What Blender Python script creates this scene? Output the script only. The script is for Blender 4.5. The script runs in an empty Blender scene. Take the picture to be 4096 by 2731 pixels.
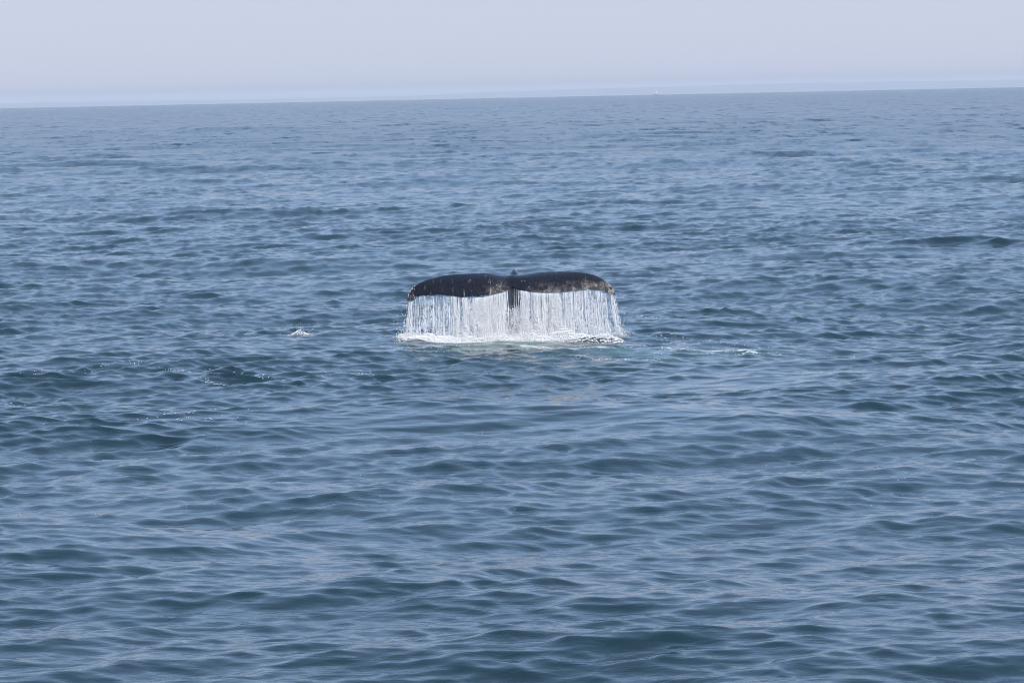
import bpy, math
import numpy as np

rng = np.random.default_rng(11)
S = bpy.context.scene
COL = S.collection
R_EARTH = 6.371e6

# ------------------------------------------------------------------ camera
W_PX, H_PX, F_PX = 4096.0, 2731.0, 15612.0      # photograph's frame, focal length in its pixels
CAM = np.array([0.0, 0.0, 5.3])                  # upper deck of a boat
PITCH = math.atan((1365.5 - 372.0) / F_PX)
ROLL = math.radians(1.19)
fwd = np.array([0, math.cos(PITCH), -math.sin(PITCH)])
r0 = np.array([1.0, 0, 0]); u0 = np.array([0, math.sin(PITCH), math.cos(PITCH)])
right = math.cos(ROLL) * r0 - math.sin(ROLL) * u0
up = math.sin(ROLL) * r0 + math.cos(ROLL) * u0
from mathutils import Matrix, Vector
cam_data = bpy.data.cameras.new("camera")
cam = bpy.data.objects.new("camera", cam_data); COL.objects.link(cam)
cam_data.sensor_width = 22.3
cam_data.lens = 22.3 * F_PX / W_PX
cam_data.clip_start = 0.5
cam_data.clip_end = 60000
M = Matrix.Identity(4)
for i in range(3):
    M[i][0] = right[i]; M[i][1] = up[i]; M[i][2] = -fwd[i]; M[i][3] = CAM[i]
cam.matrix_world = M
cam_data.dof.use_dof = False
S.camera = cam

# ------------------------------------------------------------------ light
HAZE_FALL, HAZE_TOP, HAZE_LOW, HAZE_HIGH = 1.6, 0.97, (5.0, 5.32, 6.5), (3.4, 5.2, 8.5)
SUN_EL, SUN_AZ = math.radians(43), math.radians(156)     # azimuth from +Y towards +X: behind the boat, to the right
world = bpy.data.worlds.new("World"); S.world = world; world.use_nodes = True
wn = world.node_tree.nodes; wl = world.node_tree.links
bg = wn["Background"]
sky = wn.new("ShaderNodeTexSky"); sky.sky_type = 'NISHITA'; sky.sun_disc = False
sky.sun_elevation = SUN_EL; sky.sun_rotation = SUN_AZ
sky.altitude = 0; sky.air_density = 1.0; sky.dust_density = 1.0; sky.ozone_density = 2.0
# the hazy lower air whitens the sky towards the horizon, all the way round
tc = wn.new("ShaderNodeTexCoord"); sep = wn.new("ShaderNodeSeparateXYZ"); wl.new(tc.outputs['Generated'], sep.inputs[0])
def wmath(op, a, b):
    n = wn.new("ShaderNodeMath"); n.operation = op
    for i, v in enumerate((a, b)):
        if isinstance(v, (int, float)): n.inputs[i].default_value = v
        else: wl.new(v, n.inputs[i])
    return n.outputs[0]
hz_f = wmath('MULTIPLY', wmath('POWER', 2.71828, wmath('MULTIPLY', wmath('MAXIMUM', sep.outputs[2], 0.0), -HAZE_FALL)), HAZE_TOP)
mixw = wn.new("ShaderNodeMix"); mixw.data_type = 'RGBA'; wl.new(hz_f, mixw.inputs[0])
wl.new(sky.outputs[0], mixw.inputs[6]); 
hcol = wn.new("ShaderNodeMix"); hcol.data_type = 'RGBA'      # whitest at the horizon, bluer above
wl.new(wmath('POWER', 2.71828, wmath('MULTIPLY', wmath('POWER', wmath('MULTIPLY', wmath('MAXIMUM', sep.outputs[2], 0.0), 11.0), 2.0), -1.0)), hcol.inputs[0])
hcol.inputs[6].default_value = (*HAZE_HIGH, 1); hcol.inputs[7].default_value = (*HAZE_LOW, 1)
wl.new(hcol.outputs[2], mixw.inputs[7])
wl.new(mixw.outputs[2], bg.inputs[0]); bg.inputs[1].default_value = 0.12
sun_d = bpy.data.lights.new("sun", 'SUN'); sun_d.energy = 4.1; sun_d.angle = math.radians(0.5)
sun_d.color = (1.0, 0.94, 0.86)
sun = bpy.data.objects.new("sun", sun_d); COL.objects.link(sun)
sv = Vector((math.sin(SUN_AZ) * math.cos(SUN_EL), math.cos(SUN_AZ) * math.cos(SUN_EL), math.sin(SUN_EL)))
sun.rotation_euler = sv.to_track_quat('Z', 'Y').to_euler()
S.view_settings.view_transform = 'Standard'; S.view_settings.look = 'None'
S.view_settings.exposure = 0.05; S.view_settings.gamma = 1.0
S.view_settings.use_curve_mapping = False
try:
    S.cycles.max_bounces = 8; S.cycles.volume_bounces = 3; S.cycles.transparent_max_bounces = 24
    S.cycles.sample_clamp_indirect = 4.0
    S.cycles.use_denoising = True; S.cycles.filter_width = 1.05
except Exception:
    pass

# ------------------------------------------------------------------ helpers
def ray(px, py):
    u = (px - W_PX / 2) / F_PX; v = (H_PX / 2 - py) / F_PX
    return fwd + u * right + v * up
def at(px, py, Y):                    # the point seen at a pixel, on the plane at distance Y
    d = ray(px, py); return CAM + d * (Y / d[1])
def ground(px, py):                   # the point of the sea surface seen at a pixel
    d = ray(px, py); t = -CAM[2] / d[2]; p = CAM + d * t
    return p[0], p[1]
def tag(o, label=None, cat=None, group=None, kind=None):
    for k, v in (('label', label), ('category', cat), ('group', group), ('kind', kind)):
        if v: o[k] = v
    return o
def empty(name, loc):
    o = bpy.data.objects.new(name, None); COL.objects.link(o); o.location = loc; return o
def mesh_np(name, V, F, mat, parent=None, smooth=True, attrs=None):
    V = np.asarray(V, dtype=np.float32); F = np.asarray(F, dtype=np.int32)
    if parent is not None:
        V = V - np.array(parent.location, dtype=np.float32)
    me = bpy.data.meshes.new(name); n = F.shape[1]
    me.vertices.add(len(V)); me.vertices.foreach_set("co", V.ravel())
    me.loops.add(F.size); me.loops.foreach_set("vertex_index", F.ravel())
    me.polygons.add(len(F)); me.polygons.foreach_set("loop_start", np.arange(0, F.size, n, dtype=np.int32))
    try: me.polygons.foreach_set("loop_total", np.full(len(F), n, dtype=np.int32))
    except Exception: pass
    me.update(calc_edges=True)
    me.polygons.foreach_set("use_smooth", np.full(len(F), smooth, dtype=bool))
    for k, a in (attrs or {}).items():
        at_ = me.attributes.new(k, 'FLOAT', 'POINT'); at_.data.foreach_set("value", np.asarray(a, dtype=np.float32))
    me.validate()
    me.materials.append(mat)
    o = bpy.data.objects.new(name, me); COL.objects.link(o)
    if parent is not None: o.parent = parent
    return o
def smoothstep(a, b, x):
    t = np.clip((x - a) / (b - a), 0, 1); return t * t * (3 - 2 * t)
def value_noise(x, y, seed):          # smooth 2-D value noise on a wrapped lattice, 0..1
    g = np.random.default_rng(seed).random((64, 64)).astype(np.float32)
    xi = np.floor(x).astype(int); yi = np.floor(y).astype(int)
    fx = x - xi; fy = y - yi; fx = fx * fx * (3 - 2 * fx); fy = fy * fy * (3 - 2 * fy)
    a = g[xi % 64, yi % 64]; b = g[(xi + 1) % 64, yi % 64]; c = g[xi % 64, (yi + 1) % 64]; d = g[(xi + 1) % 64, (yi + 1) % 64]
    return (a * (1 - fx) + b * fx) * (1 - fy) + (c * (1 - fx) + d * fx) * fy

def new_mat(name):
    m = bpy.data.materials.new(name); m.use_nodes = True
    nt = m.node_tree; return m, nt.nodes, nt.links, nt.nodes["Principled BSDF"], nt.nodes["Material Output"]
def mathn(N, L, op, a, b=None, clamp=False):
    n = N.new("ShaderNodeMath"); n.operation = op; n.use_clamp = clamp
    for i, v in enumerate((a, b)):
        if v is None: continue
        if isinstance(v, (int, float)): n.inputs[i].default_value = v
        else: L.new(v, n.inputs[i])
    return n.outputs[0]
def noise(N, L, vec, scale, detail=2, rough=0.5, dist=0.0):
    n = N.new("ShaderNodeTexNoise"); n.inputs['Scale'].default_value = scale
    n.inputs['Detail'].default_value = detail; n.inputs['Roughness'].default_value = rough
    n.inputs['Distortion'].default_value = dist
    L.new(vec, n.inputs['Vector']); return n
def mapping(N, L, vec, scale=(1, 1, 1), rot=(0, 0, 0), loc=(0, 0, 0)):
    n = N.new("ShaderNodeMapping"); n.inputs['Scale'].default_value = scale; n.inputs['Rotation'].default_value = rot
    n.inputs['Location'].default_value = loc
    L.new(vec, n.inputs['Vector']); return n.outputs[0]
def ramp(N, L, fac, a, b, lo=0.0, hi=1.0):
    n = N.new("ShaderNodeMapRange"); n.interpolation_type = 'SMOOTHSTEP'
    for i, v in enumerate((None, a, b, lo, hi)):
        if v is not None: n.inputs[i].default_value = v
    L.new(fac, n.inputs[0]); return n.outputs[0]
def attr(N, name):
    n = N.new("ShaderNodeAttribute"); n.attribute_name = name; return n.outputs['Fac']
def mixcol(N, L, fac, a, b):
    n = N.new("ShaderNodeMix"); n.data_type = 'RGBA'
    if isinstance(fac, (int, float)): n.inputs[0].default_value = fac
    else: L.new(fac, n.inputs[0])
    for i, v in ((6, a), (7, b)):
        if isinstance(v, tuple): n.inputs[i].default_value = (*v, 1)
        else: L.new(v, n.inputs[i])
    return n.outputs[2]

# ------------------------------------------------------------------ water material
def water_material():
    m, N, L, P, out = new_mat("sea_water")
    geo = N.new("ShaderNodeNewGeometry").outputs['Position']
    foam_a, aer_a, calm_a, far_a = attr(N, "foam"), attr(N, "aerated"), attr(N, "calm"), attr(N, "far")
    # fine wavelets as relief, weaker on the slicks
    v1 = mapping(N, L, geo, scale=(0.75, 1.25, 1), rot=(0, 0, 0.18))
    n1 = noise(N, L, v1, 3.2, 3, 0.55, 0.6)
    n2 = noise(N, L, mapping(N, L, geo, scale=(0.8, 1.2, 1), rot=(0, 0, -0.35)), 9.0, 2, 0.5, 0.4)
    ripple = mathn(N, L, 'MULTIPLY', calm_a, 1.0)
    b1 = N.new("ShaderNodeBump"); b1.inputs['Distance'].default_value = 0.014
    L.new(ripple, b1.inputs['Strength']); L.new(n1.outputs['Fac'], b1.inputs['Height'])
    b2 = N.new("ShaderNodeBump"); b2.inputs['Distance'].default_value = 0.0015
    L.new(ripple, b2.inputs['Strength']); L.new(n2.outputs['Fac'], b2.inputs['Height']); L.new(b1.outputs[0], b2.inputs['Normal'])
    # far off, slopes of waves too small for the sheet
    nv = noise(N, L, mapping(N, L, geo, scale=(0.35, 0.07, 1), rot=(0, 0, 0.06)), 1.0, 6, 0.75)
    sub = N.new("ShaderNodeVectorMath"); sub.operation = 'SUBTRACT'; sub.inputs[1].default_value = (0.5, 0.5, 0.5)
    L.new(nv.outputs['Color'], sub.inputs[0])
    patch = noise(N, L, mapping(N, L, geo, scale=(0.06, 0.03, 1), rot=(0, 0, 0.1)), 1.0, 5, 0.7)
    pfac = ramp(N, L, patch.outputs['Fac'], 0.35, 0.65, 0.45, 1.4)
    amt = mathn(N, L, 'MULTIPLY', mathn(N, L, 'MULTIPLY', far_a, 1.35), pfac)
    sc = N.new("ShaderNodeVectorMath"); sc.operation = 'SCALE'; L.new(sub.outputs[0], sc.inputs[0]); L.new(amt, sc.inputs[3])
    flat = N.new("ShaderNodeVectorMath"); flat.operation = 'MULTIPLY'; flat.inputs[1].default_value = (1, 1, 0); L.new(sc.outputs[0], flat.inputs[0])
    add = N.new("ShaderNodeVectorMath"); add.operation = 'ADD'; L.new(b2.outputs[0], add.inputs[0]); L.new(flat.outputs[0], add.inputs[1])
    nrm = N.new("ShaderNodeVectorMath"); nrm.operation = 'NORMALIZE'; L.new(add.outputs[0], nrm.inputs[0])
    normal = nrm.outputs[0]
    # colour: deep green-blue, paler where air bubbles hang in it
    an = noise(N, L, mapping(N, L, geo, scale=(0.5, 1.0, 1)), 1.3, 4, 0.6, 0.5)
    aer = mathn(N, L, 'MULTIPLY', aer_a, ramp(N, L, an.outputs['Fac'], 0.3, 0.62), True)
    col = mixcol(N, L, aer, (0.010, 0.030, 0.040), (0.10, 0.20, 0.19))
    L.new(col, P.inputs['Base Color'])
    L.new(ramp(N, L, far_a, 0.0, 1.0, 0.09, 0.20), P.inputs['Roughness']); P.inputs['IOR'].default_value = 1.333
    P.inputs['Specular IOR Level'].default_value = 0.5
    L.new(normal, P.inputs['Normal'])
    foam = N.new("ShaderNodeBsdfPrincipled"); foam.inputs['Base Color'].default_value = (0.80, 0.83, 0.84, 1)
    foam.inputs['Roughness'].default_value = 0.7
    fn = noise(N, L, mapping(N, L, geo, scale=(0.55, 1.0, 1)), 7.0, 5, 0.65, 1.2)
    fb = N.new("ShaderNodeBump"); fb.inputs['Distance'].default_value = 0.03; L.new(fn.outputs['Fac'], fb.inputs['Height'])
    L.new(fb.outputs[0], foam.inputs['Normal'])
    thr = mathn(N, L, 'ADD', foam_a, mathn(N, L, 'SUBTRACT', fn.outputs['Fac'], 1.0))
    ff = ramp(N, L, thr, -0.06, 0.05)
    mx = N.new("ShaderNodeMixShader"); L.new(ff, mx.inputs[0]); L.new(P.outputs[0], mx.inputs[1]); L.new(foam.outputs[0], mx.inputs[2])
    L.new(mx.outputs[0], out.inputs['Surface'])
    return m
MAT_WATER = water_material()

# ------------------------------------------------------------------ the sea: wave spectrum on wrapped tiles
def wave_tile(size, n, lam_min, lam_max, direction, spread, slope, seed, peak=None):
    g = np.random.default_rng(seed)
    k1 = np.fft.fftfreq(n, d=size / n) * 2 * np.pi
    kx, ky = np.meshgrid(k1, k1, indexing='ij')
    k = np.hypot(kx, ky); k[0, 0] = 1e-6
    th = np.arctan2(ky, kx) - direction
    D = np.abs(np.cos(th)) ** spread + 0.03
    lam = 2 * np.pi / k
    band = 1 / (1 + (lam_min / lam) ** 6) / (1 + (lam / lam_max) ** 6)
    amp = k ** -2.0 * np.sqrt(D) * band
    if peak: amp = amp * (0.45 + np.exp(-(np.log(lam / peak) / 0.55) ** 2))
    amp[0, 0] = 0
    spec = amp * (g.standard_normal((n, n)) + 1j * g.standard_normal((n, n)))
    h = np.fft.ifft2(spec)
    sx = np.fft.ifft2(1j * kx * spec).real; sy = np.fft.ifft2(1j * ky * spec).real
    sc = slope / math.sqrt(float((sx ** 2 + sy ** 2).mean()))
    dx = np.fft.ifft2(-1j * kx / k * spec).real; dy = np.fft.ifft2(-1j * ky / k * spec).real
    return [(a * sc).astype(np.float32) for a in (h.real, dx, dy)]
def sample(tile, size, rot, x, y):
    n = tile[0].shape[0]; c, s = math.cos(rot), math.sin(rot)
    u = ((c * x + s * y) / size * n); v = ((-s * x + c * y) / size * n)
    ui = np.floor(u).astype(np.int64); vi = np.floor(v).astype(np.int64)
    fu = (u - ui).astype(np.float32); fv = (v - vi).astype(np.float32)
    a0, a1, b0, b1 = ui % n, (ui + 1) % n, vi % n, (vi + 1) % n
    r = [(t[a0, b0] * (1 - fu) + t[a1, b0] * fu) * (1 - fv) + (t[a0, b1] * (1 - fu) + t[a1, b1] * fu) * fv for t in tile]
    return r[0], c * r[1] - s * r[2], s * r[1] + c * r[2]
DIRW = math.radians(97)
T_swell = wave_tile(397.0, 512, 2.5, 30.0, DIRW, 3, 0.066, 3)
T_mid = wave_tile(131.0, 1024, 0.6, 4.5, DIRW + 0.12, 2.3, 0.132, 4, 0.95)
T_small = wave_tile(31.0, 1024, 0.17, 0.9, DIRW - 0.1, 3.2, 0.150, 5, 0.36)

FH = F_PX / 4 * CAM[2]
r_near, r_far = 29.0, 14000.0
def rows_between(a, b, n):                       # even steps in the view angle
    return 1 / np.linspace(1 / a, 1 / b, n, endpoint=False)
rad = np.concatenate([rows_between(r_near, 60, 400), rows_between(60, 130, 480), rows_between(130, 300, 350), rows_between(300, 700, 110), np.geomspace(700, r_far, 80)])
az_f = np.radians(np.linspace(-8.8, 8.8, 960))
side = np.radians(8.8 + (180 - 8.8) * (np.linspace(0, 1, 31)[1:] ** 2.2))
az = np.concatenate([-side[::-1], az_f, side[:-1]])
nr, na = len(rad), len(az)
RR, AA = np.meshgrid(rad, az, indexing='ij')
X = (RR * np.sin(AA)).ravel(); Y = (RR * np.cos(AA)).ravel(); D = RR.ravel()

# calm slicks and choppy lines, as they lie round the whale
def blob(px, py, rx, ry, rot=0.0):          # a soft ellipse on the sea, centre at a sighted point, radii in metres
    cx, cy = ground(px, py); c, s = math.cos(rot), math.sin(rot)
    dx, dy = X - cx, Y - cy
    u = (c * dx + s * dy) / rx; v = (-s * dx + c * dy) / ry
    return np.exp(-(u * u + v * v))
def line_mask(pts, width):                  # soft band along a polyline on the sea
    P = [ground(*p) for p in pts]; best = np.full(X.shape, 1e9)
    for a, b in zip(P[:-1], P[1:]):
        ax, ay = a; bx, by = b; L2 = (bx - ax) ** 2 + (by - ay) ** 2
        t = np.clip(((X - ax) * (bx - ax) + (Y - ay) * (by - ay)) / L2, 0, 1)
        best = np.minimum(best, np.hypot(X - ax - t * (bx - ax), Y - ay - t * (by - ay)))
    return np.exp(-(best / width) ** 2)
wx = X + 1.2 * (value_noise(X * .5, Y * .35, 21) - .5); wy = Y + 3 * (value_noise(X * .4 + 9, Y * .3, 22) - .5)
calm = np.clip(0.95 * blob(3000, 1500, 2.6, 3.2) + 0.7 * blob(2300, 1570, 3.2, 1.8, 0.2) + 0.85 * blob(1100, 1600, 3.2, 2.6, 0.3)
               + 0.7 * blob(2700, 1690, 5, 3.0) + 0.6 * blob(1700, 1720, 4, 2.5) + 0.5 * blob(2700, 1300, 1.6, 2.0)
               + 0.4 * blob(1100, 2150, 3.0, 1.6), 0, 1)
pat = value_noise(wx * .13 + 3, wy * .09, 23) * .6 + value_noise(wx * .33, wy * .22, 24) * .4
calm = np.clip(calm * (0.75 + .6 * pat) , 0, .92)
chop = np.clip(.45 * blob(1250, 1330, 4.2, 5.5) + .5 * blob(1650, 1440, 3.6, 2.6) + .4 * blob(2250, 1470, 2.6, 1.6) + .4 * blob(3100, 1270, 5, 5) + line_mask([(-40, 1600), (120, 1500), (320, 1490), (480, 1465), (700, 1480), (900, 1490), (1100, 1530), (1350, 1500)], 0.9)
               + 0.8 * line_mask([(520, 1640), (800, 1615), (1000, 1590)], .5)
               + 0.7 * line_mask([(2700, 1500), (2950, 1500), (3200, 1470), (3500, 1480)], .6), 0, 1)
amp_small = (0.62 + 0.75 * pat) * (1 - 0.8 * calm) + 0.55 * chop
amp_mid = (0.8 + 0.4 * value_noise(X * .05, Y * .04, 25)) * (1 - 0.45 * calm) * (1 - .22 * smoothstep(66, 42, D))
near = smoothstep(60, 36, D)
amp_small *= (1 - 0.38 * near)

hs, dxs, dys = sample(T_swell, 397.0, 0.0, X, Y)
hm, dxm, dym = sample(T_mid, 131.0, 0.25, X, Y)
ht, dxt, dyt = sample(T_small, 31.0, -0.31, X, Y)
fs = np.clip(1.5 - D / 300.0, 0.2, 1); fm = np.clip(1.35 - D / 2400.0, 0.25, 1)
amp_small *= fs; amp_mid *= fm
Z = hs + amp_mid * hm + amp_small * ht
CH = 1.1
VX = X - CH * (dxs + amp_mid * dxm + amp_small * dxt)
VY = Y - CH * (dys + amp_mid * dym + amp_small * dyt)
# level out right round the whale so the base of the falling water stays put, and the rim of pushed water before it
whale_zone = blob(2046, 1372, 3.6, 2.6)
Z -= hs * np.clip(1.4 * blob(2046, 1390, 7, 9), 0, 1) * .85
Z -= 0.45 * whale_zone * (amp_mid * hm + amp_small * ht)
Z += 0.09 * line_mask([(2265, 1362), (2380, 1366), (2490, 1369)], .16) + 0.07 * line_mask([(1600, 1366), (1720, 1380)], .2)
# rings spreading from the falling water
cxw, cyw = ground(2046, 1366); rr_ = np.hypot((X - cxw) / 2.0, Y - cyw)
Z += .016 * np.sin(rr_ * 2 * np.pi / .62 + 3 * value_noise(X * .8, Y * .8, 71)) * smoothstep(.5, 1.2, rr_) * np.exp(-rr_ / 2.6) * (.4 + value_noise(X * .5, Y * .5, 72))
Z -= (D ** 2) / (2 * R_EARTH)

foam = 0.0 * X
foam += 0.90 * line_mask([(1705, 1371), (1740, 1372), (1800, 1370), (1900, 1366), (2046, 1361), (2150, 1362), (2220, 1363)], .50)
foam += .40 * line_mask([(2260, 1362), (2490, 1368)], .3)
foam += 0.47 * line_mask([(2070, 1385), (2260, 1392), (2480, 1385), (2600, 1383), (2740, 1393), (2900, 1398), (3120, 1408)], .34)
foam += 0.34 * line_mask([(1750, 1395), (1950, 1400), (2150, 1398)], .35)
foam += 0.40 * line_mask([(2560, 1350), (2760, 1362), (2990, 1368)], .25)
foam += 0.36 * line_mask([(2290, 1425), (2560, 1440), (2680, 1445)], .25)
foam += 0.40 * line_mask([(2480, 1285), (2640, 1283)], .2)
foam += 0.34 * line_mask([(3240, 1420), (3390, 1430)], .3)
foam += 0.42 * blob(1195, 1350, .3, .5) + 0.30 * line_mask([(430, 1462), (560, 1470)], .2) + .45 * blob(115, 1503, .12, .3)
foam += .12 * line_mask([(60, 1508), (190, 1492), (330, 1492), (480, 1468), (620, 1478)], .12)
foam = np.clip(foam, 0, 0.95)
aer = np.clip(1.0 * blob(2000, 1388, 1.6, 1.3) + 0.55 * blob(2480, 1402, 1.9, .8) + .45 * blob(2800, 1405, 2.0, .7) + .35 * blob(3200, 1425, 2.0, .8)
              + .45 * blob(2560, 1440, 2, 1) + .2 * blob(600, 1650, 3.0, 1.0), 0, 1)
far = smoothstep(90, 500, D) * 0.97 + 0.03
idx = np.arange(nr * na).reshape(nr, na)
c1 = np.concatenate([np.arange(na), [0]])
a = idx[:-1][:, c1[:-1]]; b = idx[:-1][:, c1[1:]]; c = idx[1:][:, c1[1:]]; d = idx[1:][:, c1[:-1]]
F = np.stack([a, d, c, b], -1).reshape(-1, 4)
V = np.stack([VX, VY, Z], -1)
# close the ring's hole under the boat
V = np.vstack([V, [[0, 0, 0]]])
sea = mesh_np("sea", V, F, MAT_WATER, attrs={
    "foam": np.append(foam, 0), "aerated": np.append(aer, 0), "calm": np.append((1 - .75 * calm) * (0.7 + .6 * pat)  * np.clip(1.2 - D / 500, .1, 1), 1), "far": np.append(far, 0)})
tag(sea, kind='structure')
inner_ring = mesh_np("sea_near_boat", np.vstack([[[0, 0, -0.2]], np.stack([29.3 * np.sin(az), 29.3 * np.cos(az), np.full(na, -0.2)], -1)]),
                     np.array([[0, 1 + i, 1 + (i + 1) % na] for i in range(na)]), MAT_WATER)
tag(inner_ring, kind='structure')

def sea_height(x, y):
    x = np.atleast_1d(np.asarray(x, float)); y = np.atleast_1d(np.asarray(y, float))
    r = np.hypot(x, y); i = np.clip(np.searchsorted(-1 / rad, -1 / r), 0, nr - 1)
    j = np.clip(np.searchsorted(az, np.arctan2(x, y)), 0, na - 1)
    return Z.reshape(nr, na)[i, j]

# ------------------------------------------------------------------ distant coast
def coast_material():
    m, N, L, P, out = new_mat("wooded_land")
    geo = N.new("ShaderNodeNewGeometry").outputs['Position']
    n = noise(N, L, geo, 0.01, 4, .6)
    L.new(mixcol(N, L, n.outputs['Fac'], (0.035, 0.055, 0.035), (0.10, 0.11, 0.08)), P.inputs['Base Color'])
    P.inputs['Roughness'].default_value = 0.9
    return m
DH = 30000.0
cx = np.linspace(-8600, 8600, 500)
pxs = 2048 + cx / DH * F_PX
top = np.interp(pxs, [-2500, 0, 500, 1000, 1700, 2400, 2950, 3300, 3700, 4096, 6600], [16, 20, 17, 15, 18, 30, 33, 34, 34, 30, 20])
top = top + 3 * (value_noise(cx * .0017, cx * 0, 31) - .5) + 2 * (value_noise(cx * .008, cx * 0, 32) - .5)
base_z = -DH ** 2 / (2 * R_EARTH) - 3
# top in photograph pixels above the horizon line -> metres at 30 km
ztop = CAM[2] - math.sqrt(2 * CAM[2] / R_EARTH) * DH + top / F_PX * DH
prof = [(DH - 900, 0.0), (DH - 500, .7), (DH, 1.0), (DH + 700, .9), (DH + 2000, 0.0)]
V = []
for yy, k in prof:
    w = (0.9 + .2 * value_noise(cx * .004, np.full_like(cx, yy * .004), 33)) if 0 < k < 1 else 1
    V.append(np.stack([cx, np.full_like(cx, yy), base_z + (ztop - base_z) * k * w], -1))
V = np.concatenate(V); n = len(cx)
F = [[r * n + i, r * n + i + 1, (r + 1) * n + i + 1, (r + 1) * n + i] for r in range(len(prof) - 1) for i in range(n - 1)]
hills = mesh_np("distant_hills", V, F, coast_material()); tag(hills, kind='structure')

# ------------------------------------------------------------------ sailing boat on the horizon
def simple_mat(name, col, rough=.5, coat=0):
    m, N, L, P, out = new_mat(name)
    geo = N.new("ShaderNodeNewGeometry").outputs['Position']
    n = noise(N, L, geo, 3, 3, .6)
    L.new(mixcol(N, L, n.outputs['Fac'], tuple(c * .9 for c in col), tuple(min(1, c * 1.08) for c in col)), P.inputs['Base Color'])
    P.inputs['Roughness'].default_value = rough; P.inputs['Coat Weight'].default_value = coat
    return m
BD = 5600.0
bp = at(2625, 381, BD)
bz = -BD ** 2 / (2 * R_EARTH)
boat = empty("sailboat", (bp[0], BD, bz))
tag(boat, "tiny sailboat with one bright pale sail, alone on the horizon", "sailboat")
st = np.linspace(0, 1, 9); V = []
for s in st:                            # hull stations, bow to the right
    hw = 1.25 * math.sin(math.pi * min(s * .85 + .12, 1)) ** .7; x = -4 + 8 * s; sh = 1.0 + .35 * abs(2 * s - 1) ** 2
    for yy, zz in ((-hw, sh), (-hw * .85, .3), (0, -.5), (hw * .85, .3), (hw, sh)):
        V.append((bp[0] + x, BD + yy, bz + zz))
F = [[i * 5 + j, i * 5 + j + 1, (i + 1) * 5 + j + 1, (i + 1) * 5 + j] for i in range(8) for j in range(4)]
F += [[i * 5, i * 5 + 4, (i + 1) * 5 + 4, (i + 1) * 5] for i in range(8)]
mesh_np("hull", V, F, simple_mat("pale_hull_paint", (.55, .58, .6), .4), boat)
def tube(path, rads, sides=8, cap=True):
    path = np.asarray(path, float); n = len(path); V = []; F = []
    for i in range(n):
        t = path[min(i + 1, n - 1)] - path[max(i - 1, 0)]; t /= np.linalg.norm(t)
        a_ = np.cross(t, [0, 1, 0] if abs(t[1]) < .9 else [1, 0, 0]); a_ /= np.linalg.norm(a_); b_ = np.cross(t, a_)
        for j in range(sides):
            th = 2 * math.pi * j / sides; V.append(path[i] + rads[i] * (math.cos(th) * a_ + math.sin(th) * b_))
    for i in range(n - 1):
        for j in range(sides):
            F.append([i * sides + j, i * sides + (j + 1) % sides, (i + 1) * sides + (j + 1) % sides, (i + 1) * sides + j])
    return V, F
V, F = tube([(bp[0], BD, bz + .8), (bp[0], BD, bz + 9.2)], [.08, .05]); mesh_np("mast", V, F, simple_mat("mast_metal", (.6, .6, .58), .4), boat)
V = []; F = []; nn = 9
for i in range(nn):                     # bellied sail
    z = 2.9 + 5.2 * i / (nn - 1); wdt = 1.4 * (1 - (i / (nn - 1)) ** 1.6 * .85)
    for j in range(5):
        u = j / 4; V.append((bp[0] + .1 + wdt * u, BD - .25 * math.sin(math.pi * u), bz + z))
for i in range(nn - 1):
    for j in range(4): F.append([i * 5 + j, i * 5 + j + 1, (i + 1) * 5 + j + 1, (i + 1) * 5 + j])
mesh_np("sail", V, F, simple_mat("sail_cloth", (.86, .83, .79), .7), boat)

# ------------------------------------------------------------------ the whale's tail
Y0 = ground(2046, 1362)[1] + .5
lead_l = [(2046, 1103), (2027, 1103), (2004, 1103), (1973, 1098), (1938, 1095), (1867, 1095), (1815, 1096), (1772, 1100), (1739, 1107), (1702, 1117), (1673, 1129), (1654, 1141), (1643, 1155), (1633, 1172), (1626, 1193), (1630, 1207)]
trail_l = [(2046, 1150), (2037, 1158), (2027, 1164), (2008, 1172), (1973, 1181), (1942, 1188), (1919, 1191), (1879, 1192), (1831, 1190), (1812, 1186), (1804, 1188), (1775, 1185), (1749, 1184), (1728, 1184), (1713, 1187), (1692, 1185), (1673, 1190), (1661, 1202), (1640, 1209), (1631, 1208)]
lead_r = [(2046, 1103), (2079, 1102), (2103, 1100), (2138, 1096), (2197, 1090), (2256, 1087), (2303, 1087), (2339, 1089), (2374, 1095), (2409, 1110), (2433, 1127), (2449, 1146), (2459, 1157), (2463, 1170), (2458, 1181)]
trail_r = [(2046, 1148), (2055, 1152), (2062, 1156), (2079, 1162), (2114, 1169), (2150, 1173), (2185, 1174), (2220, 1173), (2268, 1169), (2315, 1164), (2348, 1161), (2355, 1158), (2361, 1162), (2386, 1164), (2402, 1166), (2421, 1174), (2438, 1181), (2455, 1183)]
def resample(pts, n, power=1.0):
    P = np.array(pts, float); L_ = np.concatenate([[0], np.cumsum(np.hypot(*np.diff(P, axis=0).T))]); L_ /= L_[-1]
    s = np.linspace(0, 1, n)
    return np.stack([np.interp(s, L_, P[:, 0]), np.interp(s, L_, P[:, 1])], -1), s
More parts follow.
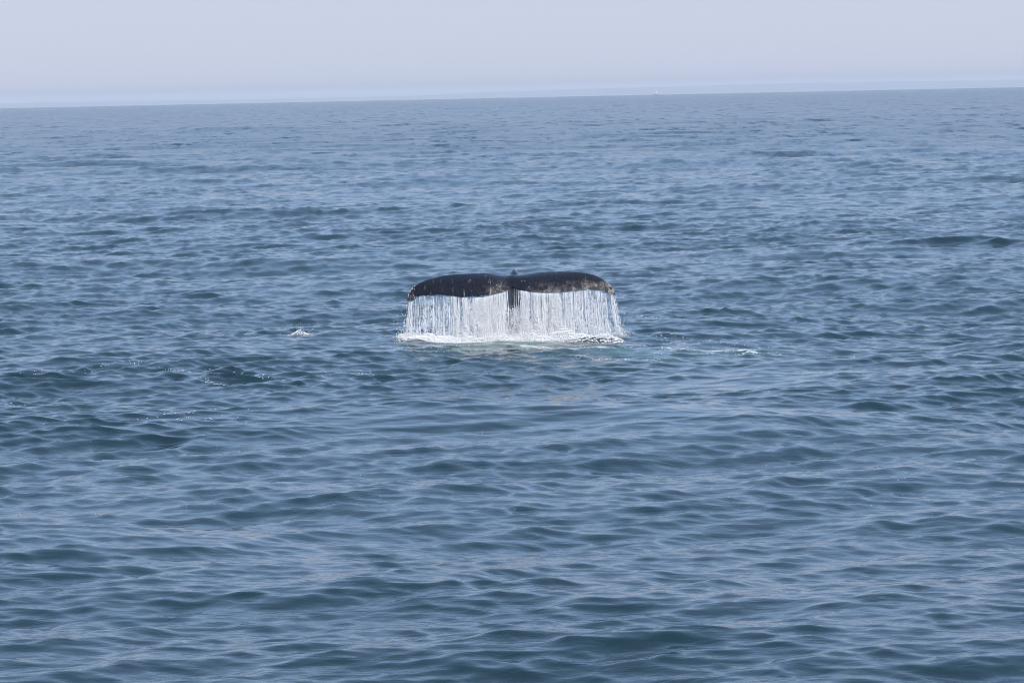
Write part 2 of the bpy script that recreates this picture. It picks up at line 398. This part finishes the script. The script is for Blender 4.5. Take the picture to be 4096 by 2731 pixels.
def fluke(lead, trail, seed):
    n = 120; A_, s = resample(lead, n); B_, _ = resample(trail, n); K = 16
    g = np.random.default_rng(seed)
    jag = np.convolve(g.standard_normal(n), [.25, .5, .25], 'same') * 2.2 * smoothstep(0.12, .3, s) * (1 - smoothstep(.9, 1, s))
    V = []
    for i in range(n):
        yl = Y0 + .42 - .55 * s[i] ** 1.6; yt = Y0 - .28 - .30 * math.sin(math.pi * min(1, s[i] * 1.1)) ** .8 + .12 * s[i]
        pl = at(A_[i, 0], A_[i, 1] + 6 + 12 * math.exp(-(s[i] / .16) ** 2), yl); pt = at(B_[i, 0], B_[i, 1] + jag[i], yt)
        ch = pt - pl; w = (1 - s[i] ** 6)
        nrm_ = np.array([0, ch[2], -ch[1]]); nrm_ /= np.linalg.norm(nrm_) + 1e-9
        if nrm_[2] < 0: nrm_ = -nrm_
        th_max = (.15 * (1 - s[i]) ** .8 + .05) * w + .012
        for k in range(K):              # top side, leading to trailing
            t = k / (K - 1); e = .045 * math.sqrt(math.sin(math.pi * min(t * 2.2, 1) if t < .2273 * 1 else math.pi / 2) if t < .2273 else 1)
            e = .5 * th_max * (min(1, math.sqrt(t / .12)) if t < .12 else (1 - .82 * (t - .12) / .88))
            V.append(pl + ch * t + nrm_ * (e + .10 * w * math.sin(math.pi * t) * (1 - .4 * s[i])))
        for k in range(K - 2, 0, -1):
            t = k / (K - 1)
            e = .5 * th_max * (min(1, math.sqrt(t / .12)) if t < .12 else (1 - .82 * (t - .12) / .88))
            V.append(pl + ch * t - nrm_ * (e - .10 * w * math.sin(math.pi * t) * (1 - .4 * s[i])))
    m_ = 2 * K - 2; F = []
    for i in range(n - 1):
        for j in range(m_):
            F.append([i * m_ + j, i * m_ + (j + 1) % m_, (i + 1) * m_ + (j + 1) % m_, (i + 1) * m_ + j])
    nv = len(V)
    for base in (0, (n - 1) * m_):
        V.append(np.mean(V[base:base + m_], axis=0)); ci = len(V) - 1
        for j in range(m_): F.append([base + j, base + (j + 1) % m_, ci])
    return V, F
def peduncle():
    c = at(2056, 1110, Y0)[0]; zt = at(2056, 1071, Y0 + .75)[2]
    # centre line from inside the fluke root, back over the top and down into the water: (y, z, half width, half depth)
    P = [(-.05, zt - .28, .10, .05), (.15, zt - .24, .15, .10), (.35, zt - .22, .15, .15), (.55, zt - .21, .14, .185), (.80, zt - .24, .13, .235), (1.02, zt - .40, .14, .26), (1.10, zt - .70, .16, .28),
         (1.08, zt - 1.0, .20, .31), (1.05, zt - 1.35, .26, .36), (1.05, zt - 1.8, .34, .44), (1.1, zt - 2.3, .42, .52)]
    P = np.array(P); tt = np.linspace(0, len(P) - 1, 50); Q = np.stack([np.interp(tt, range(len(P)), P[:, i]) for i in range(4)], -1)
    ker = np.array([1, 2, 3, 2, 1]) / 9
    for i in range(4): Q[2:-2, i] = np.convolve(Q[:, i], ker, 'valid')
    V = []; F = []; sd = 28
    for i in range(len(Q)):
        t = Q[min(i + 1, len(Q) - 1), :2] - Q[max(i - 1, 0), :2]; t /= np.linalg.norm(t); nn_ = np.array([-t[1], t[0]])
        for j in range(sd):
            th = 2 * math.pi * j / sd; cs, sn = math.cos(th), math.sin(th)
            narrow = .62 + .38 * (1 - max(sn, 0) ** 1.3)      # the dorsal side pinches to a ridge
            V.append((c + Q[i, 2] * cs * narrow, Y0 + Q[i, 0] + nn_[0] * Q[i, 3] * sn, Q[i, 1] + nn_[1] * Q[i, 3] * sn))
    for i in range(len(Q) - 1):
        for j in range(sd): F.append([i * sd + j, i * sd + (j + 1) % sd, (i + 1) * sd + (j + 1) % sd, (i + 1) * sd + j])
    for base in (0, (len(Q) - 1) * sd):
        V.append(np.mean(V[base:base + sd], axis=0)); ci = len(V) - 1
        for j in range(sd): F.append([base + j, base + (j + 1) % sd, ci])
    return V, F
def skin_material():
    m, N, L, P, out = new_mat("wet_whale_skin")
    pos = N.new("ShaderNodeTexCoord").outputs['Object']
    spk, scr = attr(N, "speckle"), attr(N, "scratch")
    base = noise(N, L, pos, 6, 4, .6)
    col = mixcol(N, L, base.outputs['Fac'], (0.006, 0.007, 0.012), (0.013, 0.014, 0.023))
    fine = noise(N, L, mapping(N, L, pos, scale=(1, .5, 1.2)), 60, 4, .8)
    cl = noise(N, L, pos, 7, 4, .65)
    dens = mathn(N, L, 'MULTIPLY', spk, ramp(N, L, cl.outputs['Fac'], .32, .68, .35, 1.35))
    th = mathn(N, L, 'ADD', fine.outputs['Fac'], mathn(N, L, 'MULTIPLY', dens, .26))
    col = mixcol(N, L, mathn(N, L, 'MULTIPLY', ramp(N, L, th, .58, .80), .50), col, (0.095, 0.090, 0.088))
    glint_dots = noise(N, L, mapping(N, L, pos, scale=(1, .6, 1)), 95, 2, .7)
    td = mathn(N, L, 'ADD', glint_dots.outputs['Fac'], mathn(N, L, 'MULTIPLY', dens, .13))
    col = mixcol(N, L, mathn(N, L, 'MULTIPLY', ramp(N, L, td, .71, .79), .75), col, (0.60, 0.55, 0.49))  # glints of clinging water drops, painted into the skin colour as bright dots
    # scars running along the chord
    wv = noise(N, L, mapping(N, L, pos, scale=(1, .04, .10), rot=(0, math.radians(-14), 0)), 26, 3, .6, .4)
    sm = mathn(N, L, 'MULTIPLY', ramp(N, L, wv.outputs['Fac'], .63, .70), scr)
    col = mixcol(N, L, mathn(N, L, 'MULTIPLY', sm, .6), col, (0.45, 0.42, 0.36))
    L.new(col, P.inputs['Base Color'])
    rn = noise(N, L, pos, 20, 3, .6)
    L.new(ramp(N, L, rn.outputs['Fac'], .3, .7, .14, .30), P.inputs['Roughness'])
    P.inputs['IOR'].default_value = 1.38
    bn = noise(N, L, mapping(N, L, pos, scale=(1, .4, 1)), 34, 4, .6)
    b = N.new("ShaderNodeBump"); b.inputs['Distance'].default_value = .010
    bs = mathn(N, L, 'ADD', mathn(N, L, 'MULTIPLY', spk, .7), .12)
    L.new(bs, b.inputs['Strength']); L.new(bn.outputs['Fac'], b.inputs['Height']); L.new(b.outputs[0], P.inputs['Normal'])
    return m
MAT_SKIN = skin_material()
def poly_mesh(name, parts):
    me = bpy.data.meshes.new(name); VV = []; FF = []
    for V, F in parts:
        o = len(VV); VV += [tuple(v) for v in V]; FF += [[i + o for i in f] for f in F]
    me.from_pydata(VV, [], FF); me.update(); return me
import bmesh
raw = poly_mesh("raw", [fluke(lead_l, trail_l, 5), fluke(lead_r, trail_r, 8), peduncle()])
bm = bmesh.new(); bm.from_mesh(raw); bmesh.ops.recalc_face_normals(bm, faces=bm.faces); bm.to_mesh(raw); bm.free()
tmp = bpy.data.objects.new("raw", raw); COL.objects.link(tmp)
rm = tmp.modifiers.new("r", 'REMESH'); rm.mode = 'VOXEL'; rm.voxel_size = .013
sm_ = tmp.modifiers.new("s", 'SMOOTH'); sm_.iterations = 2; sm_.factor = .5
dg = bpy.context.evaluated_depsgraph_get()
skin = bpy.data.meshes.new_from_object(tmp.evaluated_get(dg)); skin.name = "tail"
bpy.data.objects.remove(tmp); bpy.data.meshes.remove(raw)
whale = bpy.data.objects.new("whale", skin); COL.objects.link(whale)
nv = len(skin.vertices); co = np.empty(nv * 3, np.float32); skin.vertices.foreach_get("co", co); co = co.reshape(-1, 3)
origin = np.array([at(2046, 1364, Y0)[0], Y0, 0.0])
co -= origin; skin.vertices.foreach_set("co", co.ravel()); whale.location = origin
def to_px(P):                            # world points -> photograph pixels (used to look where on the body a mark sits)
    d = P - CAM; w = d @ fwd
    return W_PX / 2 + F_PX * (d @ right) / w, H_PX / 2 - F_PX * (d @ up) / w
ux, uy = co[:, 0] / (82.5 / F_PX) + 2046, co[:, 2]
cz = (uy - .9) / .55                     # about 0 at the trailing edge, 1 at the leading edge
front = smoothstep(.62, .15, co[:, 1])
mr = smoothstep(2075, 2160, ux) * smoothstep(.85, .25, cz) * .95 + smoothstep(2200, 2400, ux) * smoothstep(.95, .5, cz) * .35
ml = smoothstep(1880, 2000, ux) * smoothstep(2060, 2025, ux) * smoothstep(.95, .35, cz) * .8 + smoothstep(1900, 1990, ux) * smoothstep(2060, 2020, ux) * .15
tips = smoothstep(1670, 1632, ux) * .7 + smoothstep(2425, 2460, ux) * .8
spk = np.clip((mr + ml + tips) * front + .02, 0, 1.1)  # where the pale mottling and the painted drop glints gather
scr = np.clip(smoothstep(2060, 1960, ux) * smoothstep(1660, 1720, ux) * smoothstep(1.0, .7, cz) + .2 * smoothstep(2100, 2200, ux), 0, 1)
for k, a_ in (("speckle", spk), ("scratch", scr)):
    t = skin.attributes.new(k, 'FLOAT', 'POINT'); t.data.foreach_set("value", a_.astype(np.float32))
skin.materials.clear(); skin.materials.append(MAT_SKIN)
skin.polygons.foreach_set("use_smooth", np.ones(len(skin.polygons), bool)); skin.update()
tag(whale, "black humpback whale tail lifted out of the sea, broad flukes draining water", "whale")

# ------------------------------------------------------------------ small pieces: drops, foam lumps, barnacles
OCT_V = np.array([(1, 0, 0), (-1, 0, 0), (0, 1, 0), (0, -1, 0), (0, 0, 1), (0, 0, -1)], float)
OCT_F = np.array([(0, 2, 4), (2, 1, 4), (1, 3, 4), (3, 0, 4), (2, 0, 5), (1, 2, 5), (3, 1, 5), (0, 3, 5)])
def drops(P, R, stretch=None):
    P = np.asarray(P); n = len(P); R = np.asarray(R).reshape(-1, 1, 1)
    jit = 1 + .35 * (rng.random((n, 6, 3)) - .5)
    O = OCT_V[None] * jit * R
    if stretch is not None: O[:, :, 2] *= np.asarray(stretch).reshape(-1, 1)
    V = (P[:, None, :] + O).reshape(-1, 3)
    F = (OCT_F[None] + 6 * np.arange(n)[:, None, None]).reshape(-1, 3)
    return V, F
def barnacles(cx_, spread, n):
    sel = np.where((np.abs(ux - cx_) < spread) & (front > .8) & (cz > -.1))[0]
    pick = rng.choice(sel, n); P = co[pick] + origin
    return drops(P, rng.uniform(.008, .022, n))
MAT_BARN = simple_mat("barnacle_shell", (.36, .345, .33), .6)
for cx_, sp_, n_ in ((1642, 16, 70), (2456, 12, 90)):
    V, F = barnacles(cx_, sp_, n_)
    o = mesh_np("barnacle_cluster", V, F, MAT_BARN, whale, smooth=False); tag(o, kind='stuff')

def falling_water_mats():
    m, N, L, P, out = new_mat("white_water")             # drops and threads of broken water
    P.inputs['Base Color'].default_value = (.82, .86, .90, 1); P.inputs['Roughness'].default_value = .12
    geo = N.new("ShaderNodeNewGeometry").outputs['Position']
    n = noise(N, L, geo, 30, 2, .5)
    L.new(mixcol(N, L, n.outputs['Fac'], (.93, .95, .98), (.99, .99, .99)), P.inputs['Base Color'])
    P.inputs['IOR'].default_value = 1.333
    tr = N.new("ShaderNodeBsdfTranslucent"); tr.inputs[0].default_value = (.8, .87, .95, 1)
    mx = N.new("ShaderNodeMixShader"); mx.inputs[0].default_value = .15
    L.new(P.outputs[0], mx.inputs[1]); L.new(tr.outputs[0], mx.inputs[2]); L.new(mx.outputs[0], out.inputs[0])
    m2, N, L, P, out = new_mat("water_film")             # thin torn sheet of falling water
    pos = N.new("ShaderNodeNewGeometry").outputs['Position']
    dn = attr(N, "density")
    s1 = noise(N, L, mapping(N, L, pos, scale=(1, .3, .15)), 9.5, 6, .7, .35)
    s2 = noise(N, L, mapping(N, L, pos, scale=(.5, .3, 1)), 9, 3, .6, .4)
    s3 = noise(N, L, pos, 60, 2, .6)
    a_ = mathn(N, L, 'ADD', mathn(N, L, 'MULTIPLY', s1.outputs['Fac'], .55), mathn(N, L, 'MULTIPLY', s2.outputs['Fac'], .35))
    a_ = mathn(N, L, 'ADD', a_, mathn(N, L, 'MULTIPLY', s3.outputs['Fac'], .10))
    a_ = mathn(N, L, 'ADD', a_, mathn(N, L, 'SUBTRACT', dn, 1.0))
    alpha = ramp(N, L, a_, -.14, .10, 0.05, 0.97)
    P.inputs['Roughness'].default_value = .15; P.inputs['IOR'].default_value = 1.333
    L.new(mixcol(N, L, ramp(N, L, mathn(N, L, 'ADD', dn, mathn(N, L, 'MULTIPLY', s1.outputs['Fac'], .5)), 1.0, 1.3), (.70, .78, .94), (.99, .99, .99)), P.inputs['Base Color'])
    b = N.new("ShaderNodeBump"); b.inputs['Distance'].default_value = .02; L.new(s1.outputs['Fac'], b.inputs['Height']); L.new(b.outputs[0], P.inputs['Normal'])
    tr = N.new("ShaderNodeBsdfTranslucent"); tr.inputs[0].default_value = (.6, .7, .85, 1)
    mx = N.new("ShaderNodeMixShader"); mx.inputs[0].default_value = .12
    L.new(P.outputs[0], mx.inputs[1]); L.new(tr.outputs[0], mx.inputs[2])
    tp = N.new("ShaderNodeBsdfTransparent"); m3 = N.new("ShaderNodeMixShader")
    L.new(alpha, m3.inputs[0]); L.new(tp.outputs[0], m3.inputs[1]); L.new(mx.outputs[0], m3.inputs[2]); L.new(m3.outputs[0], out.inputs[0])
    return m, m2
MAT_WHITE, MAT_FILM = falling_water_mats()

def edge_point(px):                     # a point of the trailing edge, in metres, above a photograph column
    tl = trail_l if px < 2046 else trail_r; P = np.array(tl[:-1], float)
    n = 60; A_, s = resample(tl, n); i = int(np.argmin(np.abs(A_[:, 0] - px)))
    yt = Y0 - .28 - .30 * math.sin(math.pi * min(1, s[i] * 1.1)) ** .8 + .12 * s[i]
    return at(px, A_[i, 1], yt)
edge_cache = {}
def edge(px):
    k = int(round(px)); 
    if k not in edge_cache: edge_cache[k] = edge_point(k)
    return edge_cache[k]
def white_amount(px):                   # how broken and white the fall is, along its width
    return float(np.interp(px, [1620, 1650, 1680, 1780, 1830, 1900, 1960, 2005, 2028, 2046, 2072, 2085, 2130, 2190, 2240, 2330, 2420, 2470],
                           [.55, .6, .26, .24, .7, .85, 1.0, .7, .10, .03, .06, .9, 1.0, .95, .5, .28, .24, .22]))
def ropes(px):                          # the fall gathers into ropes
    return .12 + 1.5 * float(value_noise(np.array([px * .11]), np.array([3.0]), 51)[0] ** 1.6 * (.3 + value_noise(np.array([px * .022]), np.array([7.0]), 52)[0]))
def film_amount(px, h):                 # h: 1 at the edge, 0 at the water
    f = float(np.interp(px, [1620, 1660, 1690, 1800, 1830, 1880, 2000, 2030, 2046, 2072, 2090, 2330, 2345, 2368, 2385, 2480],
                        [.80, .72, .42, .38, .62, .80, .84, .36, .0, .0, .80, .80, .70, .62, .76, .80]))
    if 2026 < px < 2060: f = max(f, .60)
    if 2026 < px < 2092:
        k = .60 + .10 * math.sin(px * .31) + .06 * math.sin(px * .83)
        f = max(f, .72 * float(smoothstep(k, k - .22, h)))
    hole = float(value_noise(np.array([px * .035]), np.array([h * 3.2]), 61)[0]); band = math.exp(-((h - .68) / .26) ** 2)
    f -= band * max(0, hole - .42) * float(np.interp(px, [1670, 1700, 1820, 1850, 2310, 2345, 2375, 2400], [0, 1.3, 1.3, .25, .1, .9, .9, .1]))
    return f + .10 + .30 * (1 - h) ** 2 + (.14 if h > .9 else 0)
def flare(px):                          # sideways drift of the fall from top to bottom, metres
    return float(np.interp(px, [1626, 1680, 1800, 2000, 2046, 2100, 2300, 2420, 2460], [-.13, -.05, 0, .02, 0, -.03, .02, .08, .15]))
for side_px, label in (((1632, 2046), "ragged curtain of white water falling from the left half of the whale's tail"),
                       ((2048, 2456), "dense curtain of pale blue water falling from the right half of the whale's tail")):
    a0, a1 = side_px; mid = edge((a0 + a1) / 2)
    root = empty("water_curtain", (mid[0], mid[1], 0.0)); tag(root, label, "water curtain", "curtains of water under the tail")
    for layer in range(2):              # two torn sheets
        nx, nz = 150, 30; V = []; den = []
        for i in range(nx):
            px = a0 + (a1 - a0) * i / (nx - 1); e = edge(px)
            for j in range(nz):
                h = 1 - j / (nz - 1); x = e[0] + flare(px) * (1 - h) ** 1.4
                y = e[1] - .09 + layer * .16 - .10 * (1 - h) + .035 * math.sin(px * .21 + layer * 2 + 2 * h) + .02 * math.sin(px * .57 + 3 * h * (1 + layer))
                V.append((x, y, e[2] * h - .04 * (1 - h) - .004)); den.append(film_amount(px, h) - .05 * layer)
        F = [[i * nz + j, (i + 1) * nz + j, (i + 1) * nz + j + 1, i * nz + j + 1] for i in range(nx - 1) for j in range(nz - 1)]
        mesh_np("water_film", V, F, MAT_FILM, root, attrs={"density": den})
    VV = []; FF = []; off = 0           # threads
    for k in range(420):
        for _ in range(30):
            px = rng.uniform(a0, a1)
            if rng.random() < white_amount(px) ** 1.2 * ropes(px): break
        e = edge(px); n = 12; y = e[1] + rng.uniform(-.06, .22); r = rng.uniform(.003, .0075) * (2.0 if rng.random() < .15 else 1); fl = flare(px) + rng.normal(0, .02)
        h1 = 1 if rng.random() < .7 else rng.uniform(.3, .9); h0 = rng.uniform(-.05, .25) if rng.random() < .6 else rng.uniform(.2, .6)
        if h1 - h0 < .1: h0 = h1 - .3
        ph = rng.uniform(0, 6); pts = []; rr = []
        for j in range(n):
            h = h1 + (h0 - h1) * j / (n - 1)
            pts.append((e[0] + fl * max(0, 1 - h) ** 1.4 + .006 * math.sin(ph + 9 * h) + rng.normal(0, .022) * max(0, .75 - h), y - .10 * (1 - h), e[2] * h)); rr.append(r * rng.uniform(.4, 1.4))
        v, f = tube(pts, rr, 4); VV += v; FF += [[q_ + off for q_ in g_] for g_ in f]; off += len(v)
    tag(mesh_np("thread", VV, FF, MAT_WHITE, root), kind='stuff')
    n = 15000; P = []; Rr = []
    while len(P) < n:
        px = rng.uniform(a0 - 10, a1 + 10); pc = min(max(px, a0), a1)
        if rng.random() > white_amount(pc) ** 1.3: continue
        e = edge(pc); h = rng.random() ** 1.15
        col_ = value_noise(np.array([pc * .075]), np.array([h * 1.6]), 41)[0]
        if rng.random() > smoothstep(.35, .7, col_) + .10: continue
        P.append((e[0] + (px - pc) * .0053 + (flare(pc) + rng.normal(0, .03)) * (1 - h) ** 1.4, e[1] + rng.normal(-.03, .06) - .1 * (1 - h), e[2] * h)); Rr.append(rng.uniform(.0035, .0095) * (1.35 - .5 * h))
    V, F = drops(P, Rr, rng.uniform(1, 2.2, n)); tag(mesh_np("droplet", V, F, MAT_WHITE, root, smooth=False), kind='stuff')
    # spray thrown outwards and up at the foot
    n = 6500; P = []; Rr = []
    for k in range(n):
        px = rng.uniform(a0 - 6, a1 + 6); wa = white_amount(min(max(px, a0), a1)); pc = min(max(px, a0), a1); e = edge(pc)
        z = rng.exponential(.07 + .12 * wa); outw = rng.normal(0, .07) + (abs(rng.normal(0, .07)) * (-1 if a0 < 2000 else 1) if abs(pc - (a0 if a0 < 2000 else a1)) < 25 else 0)
        P.append((e[0] + flare(pc) + outw, e[1] - .1 + rng.normal(0, .16), z)); Rr.append(rng.uniform(.003, .010))
    V, F = drops(P, Rr); tag(mesh_np("spray", V, F, MAT_WHITE, root, smooth=False), kind='stuff')

# spray round the stock of the tail, low in the gap between the curtains
P = []; Rr = []
for k in range(3600):
    t = rng.random(); h = .70 * t ** 1.2; px = rng.normal(2050 + 18 * t, 26 - 10 * t)
    p = at(px, 1364, Y0); P.append((p[0], Y0 - .45 + rng.normal(0, .10), h * rng.uniform(.8, 1.1))); Rr.append(rng.uniform(.003, .009))
V, F = drops(P, Rr); tag(mesh_np("spray_round_stock", V, F, MAT_WHITE, whale, smooth=False), kind='stuff')

# foam lumps lying along the foot of the fall
P = []; Rr = []
seg = [((1602, 1363), (1740, 1373), 1.0, .10), ((1700, 1371), (1900, 1368), .9, .07), ((1890, 1367), (2060, 1362), .6, .06), ((2060, 1362), (2230, 1362), .7, .07),
       ((2230, 1362), (2330, 1364), .5, .07), ((2330, 1363), (2480, 1369), .35, .06)]
for (p0, p1, dens, hh) in seg:
    for k in range(int(dens * 4200)):
        t = rng.random(); gx, gy = ground(p0[0] + (p1[0] - p0[0]) * t, p0[1] + (p1[1] - p0[1]) * t)
        wob = value_noise(np.array([gx * 4.5]), np.array([0.0]), 44)[0]
        y = gy + rng.normal(0, .24); x = gx + rng.normal(0, .04)
        P.append((x, y, rng.random() ** 1.3 * 1.5 * hh * (.3 + 1.3 * wob) * math.exp(-((y - gy) / .38) ** 2))); Rr.append(rng.uniform(.006, .020))
P = np.array(P); P[:, 2] += sea_height(P[:, 0], P[:, 1]); V, F = drops(P, Rr)
fo = mesh_np("foam", V, F, MAT_WHITE, smooth=True); tag(fo, "white foam churning on the water at the foot of the falling curtains", kind='stuff')

# foam flecks of the wake, and white flecks imitating sun glints on choppy lines
P = []; Rr = []
lines = [([(95, 1505), (190, 1490), (330, 1492), (470, 1466), (560, 1470)], 90, .2), ([(640, 1480), (760, 1488), (920, 1482)], 50, .1), ([(800, 1508), (920, 1522)], 60, .06),
         ([(950, 1492), (1150, 1508)], 50, .08), ([(1300, 1492), (1420, 1486), (1500, 1484)], 40, .12), ([(400, 1640), (900, 1636)], 30, .1), ([(620, 1715), (980, 1720)], 40, .3),
         ([(2480, 1385), (2600, 1383), (2740, 1393), (2990, 1402)], 420, .22), ([(2600, 1350), (2760, 1362), (3000, 1370)], 130, .3), ([(2640, 1400), (3050, 1408)], 150, .2),
         ([(2240, 1390), (2360, 1394)], 160, .3), ([(1620, 1398), (1900, 1402), (2240, 1400)], 260, .35), ([(2290, 1425), (2680, 1442)], 130, .12), ([(3230, 1418), (3390, 1432)], 90, .15), ([(2480, 1283), (2640, 1290)], 60, .15),
         ([(0, 1560), (110, 1575)], 15, .1), ([(2990, 1375), (3100, 1375)], 14, .2), ([(3050, 1505), (3500, 1490)], 16, .4)]
for pts, n, w in lines:
    G_ = [ground(*p) for p in pts]
    for k in range(n):
        i = rng.integers(len(G_) - 1); t = rng.random()
        P.append((G_[i][0] * (1 - t) + G_[i + 1][0] * t + rng.normal(0, w * .5), G_[i][1] * (1 - t) + G_[i + 1][1] * t + rng.normal(0, w * 1.6), 0)); Rr.append(rng.uniform(.005, .013))
for k in range(240):
    gx, gy = ground(rng.uniform(-50, 4150), rng.uniform(1300, 2050)); P.append((gx, gy, 0)); Rr.append(rng.uniform(.003, .007))
P = np.array(P); P[:, 2] = sea_height(P[:, 0], P[:, 1]) + .004; V, F = drops(P, Rr, np.full(len(P), .6))
fl_ = mesh_np("foam_and_glint_flecks", V, F, MAT_WHITE, smooth=False); tag(fl_, "scattered white flecks on the sea, foam and bubbles of the wake and imitated sun glints", kind='stuff')

# lone splash left of the tail
sx, sy = ground(1195, 1352)
spl = empty("splash", (sx, sy, 0)); tag(spl, "small lone splash of white water breaking left of the whale's tail", "splash")
z0 = float(sea_height(sx, sy)[0]); P = []; Rr = []
for k in range(260):
    u, v = rng.normal(0, .12), rng.normal(0, .14); hgt = .10 * math.exp(-(u / .14) ** 2) * rng.random() ** .7
    P.append((sx + u + .02, sy + v, z0 + hgt)); Rr.append(rng.uniform(.004, .013))
V, F = drops(P, Rr); tag(mesh_np("churned_water", V, F, MAT_WHITE, spl), kind='stuff')
P = []; Rr = []
for k in range(60):
    u = rng.normal(0, .17); P.append((sx + u, sy + rng.normal(0, .1), z0 + abs(rng.normal(.12, .06)))); Rr.append(rng.uniform(.003, .006))
V, F = drops(P, Rr, rng.uniform(1, 2, 60)); tag(mesh_np("flying_drops", V, F, MAT_WHITE, spl, smooth=False), kind='stuff')

# ------------------------------------------------------------------ the hazy air
hz, N, L, Pn, out = new_mat("haze_air")
N.remove(Pn); pv = N.new("ShaderNodeVolumePrincipled"); pv.inputs['Density'].default_value = 0.8e-4
pv.inputs['Color'].default_value = (.80, .865, .97, 1); pv.inputs['Anisotropy'].default_value = 0.0
L.new(pv.outputs[0], out.inputs['Volume'])
zb, ztop_ = base_z - 2.0, float(ztop.max()) + 6
B = 33600.0
V = [(x, y, z) for z in (zb, ztop_) for x, y in ((-B, -B), (B, -B), (B, B), (-B, B))]
F = [(0, 3, 2, 1), (4, 5, 6, 7), (0, 1, 5, 4), (1, 2, 6, 5), (2, 3, 7, 6), (3, 0, 4, 7)]
haze = mesh_np("haze", V, F, hz, smooth=False); tag(haze, kind='stuff')
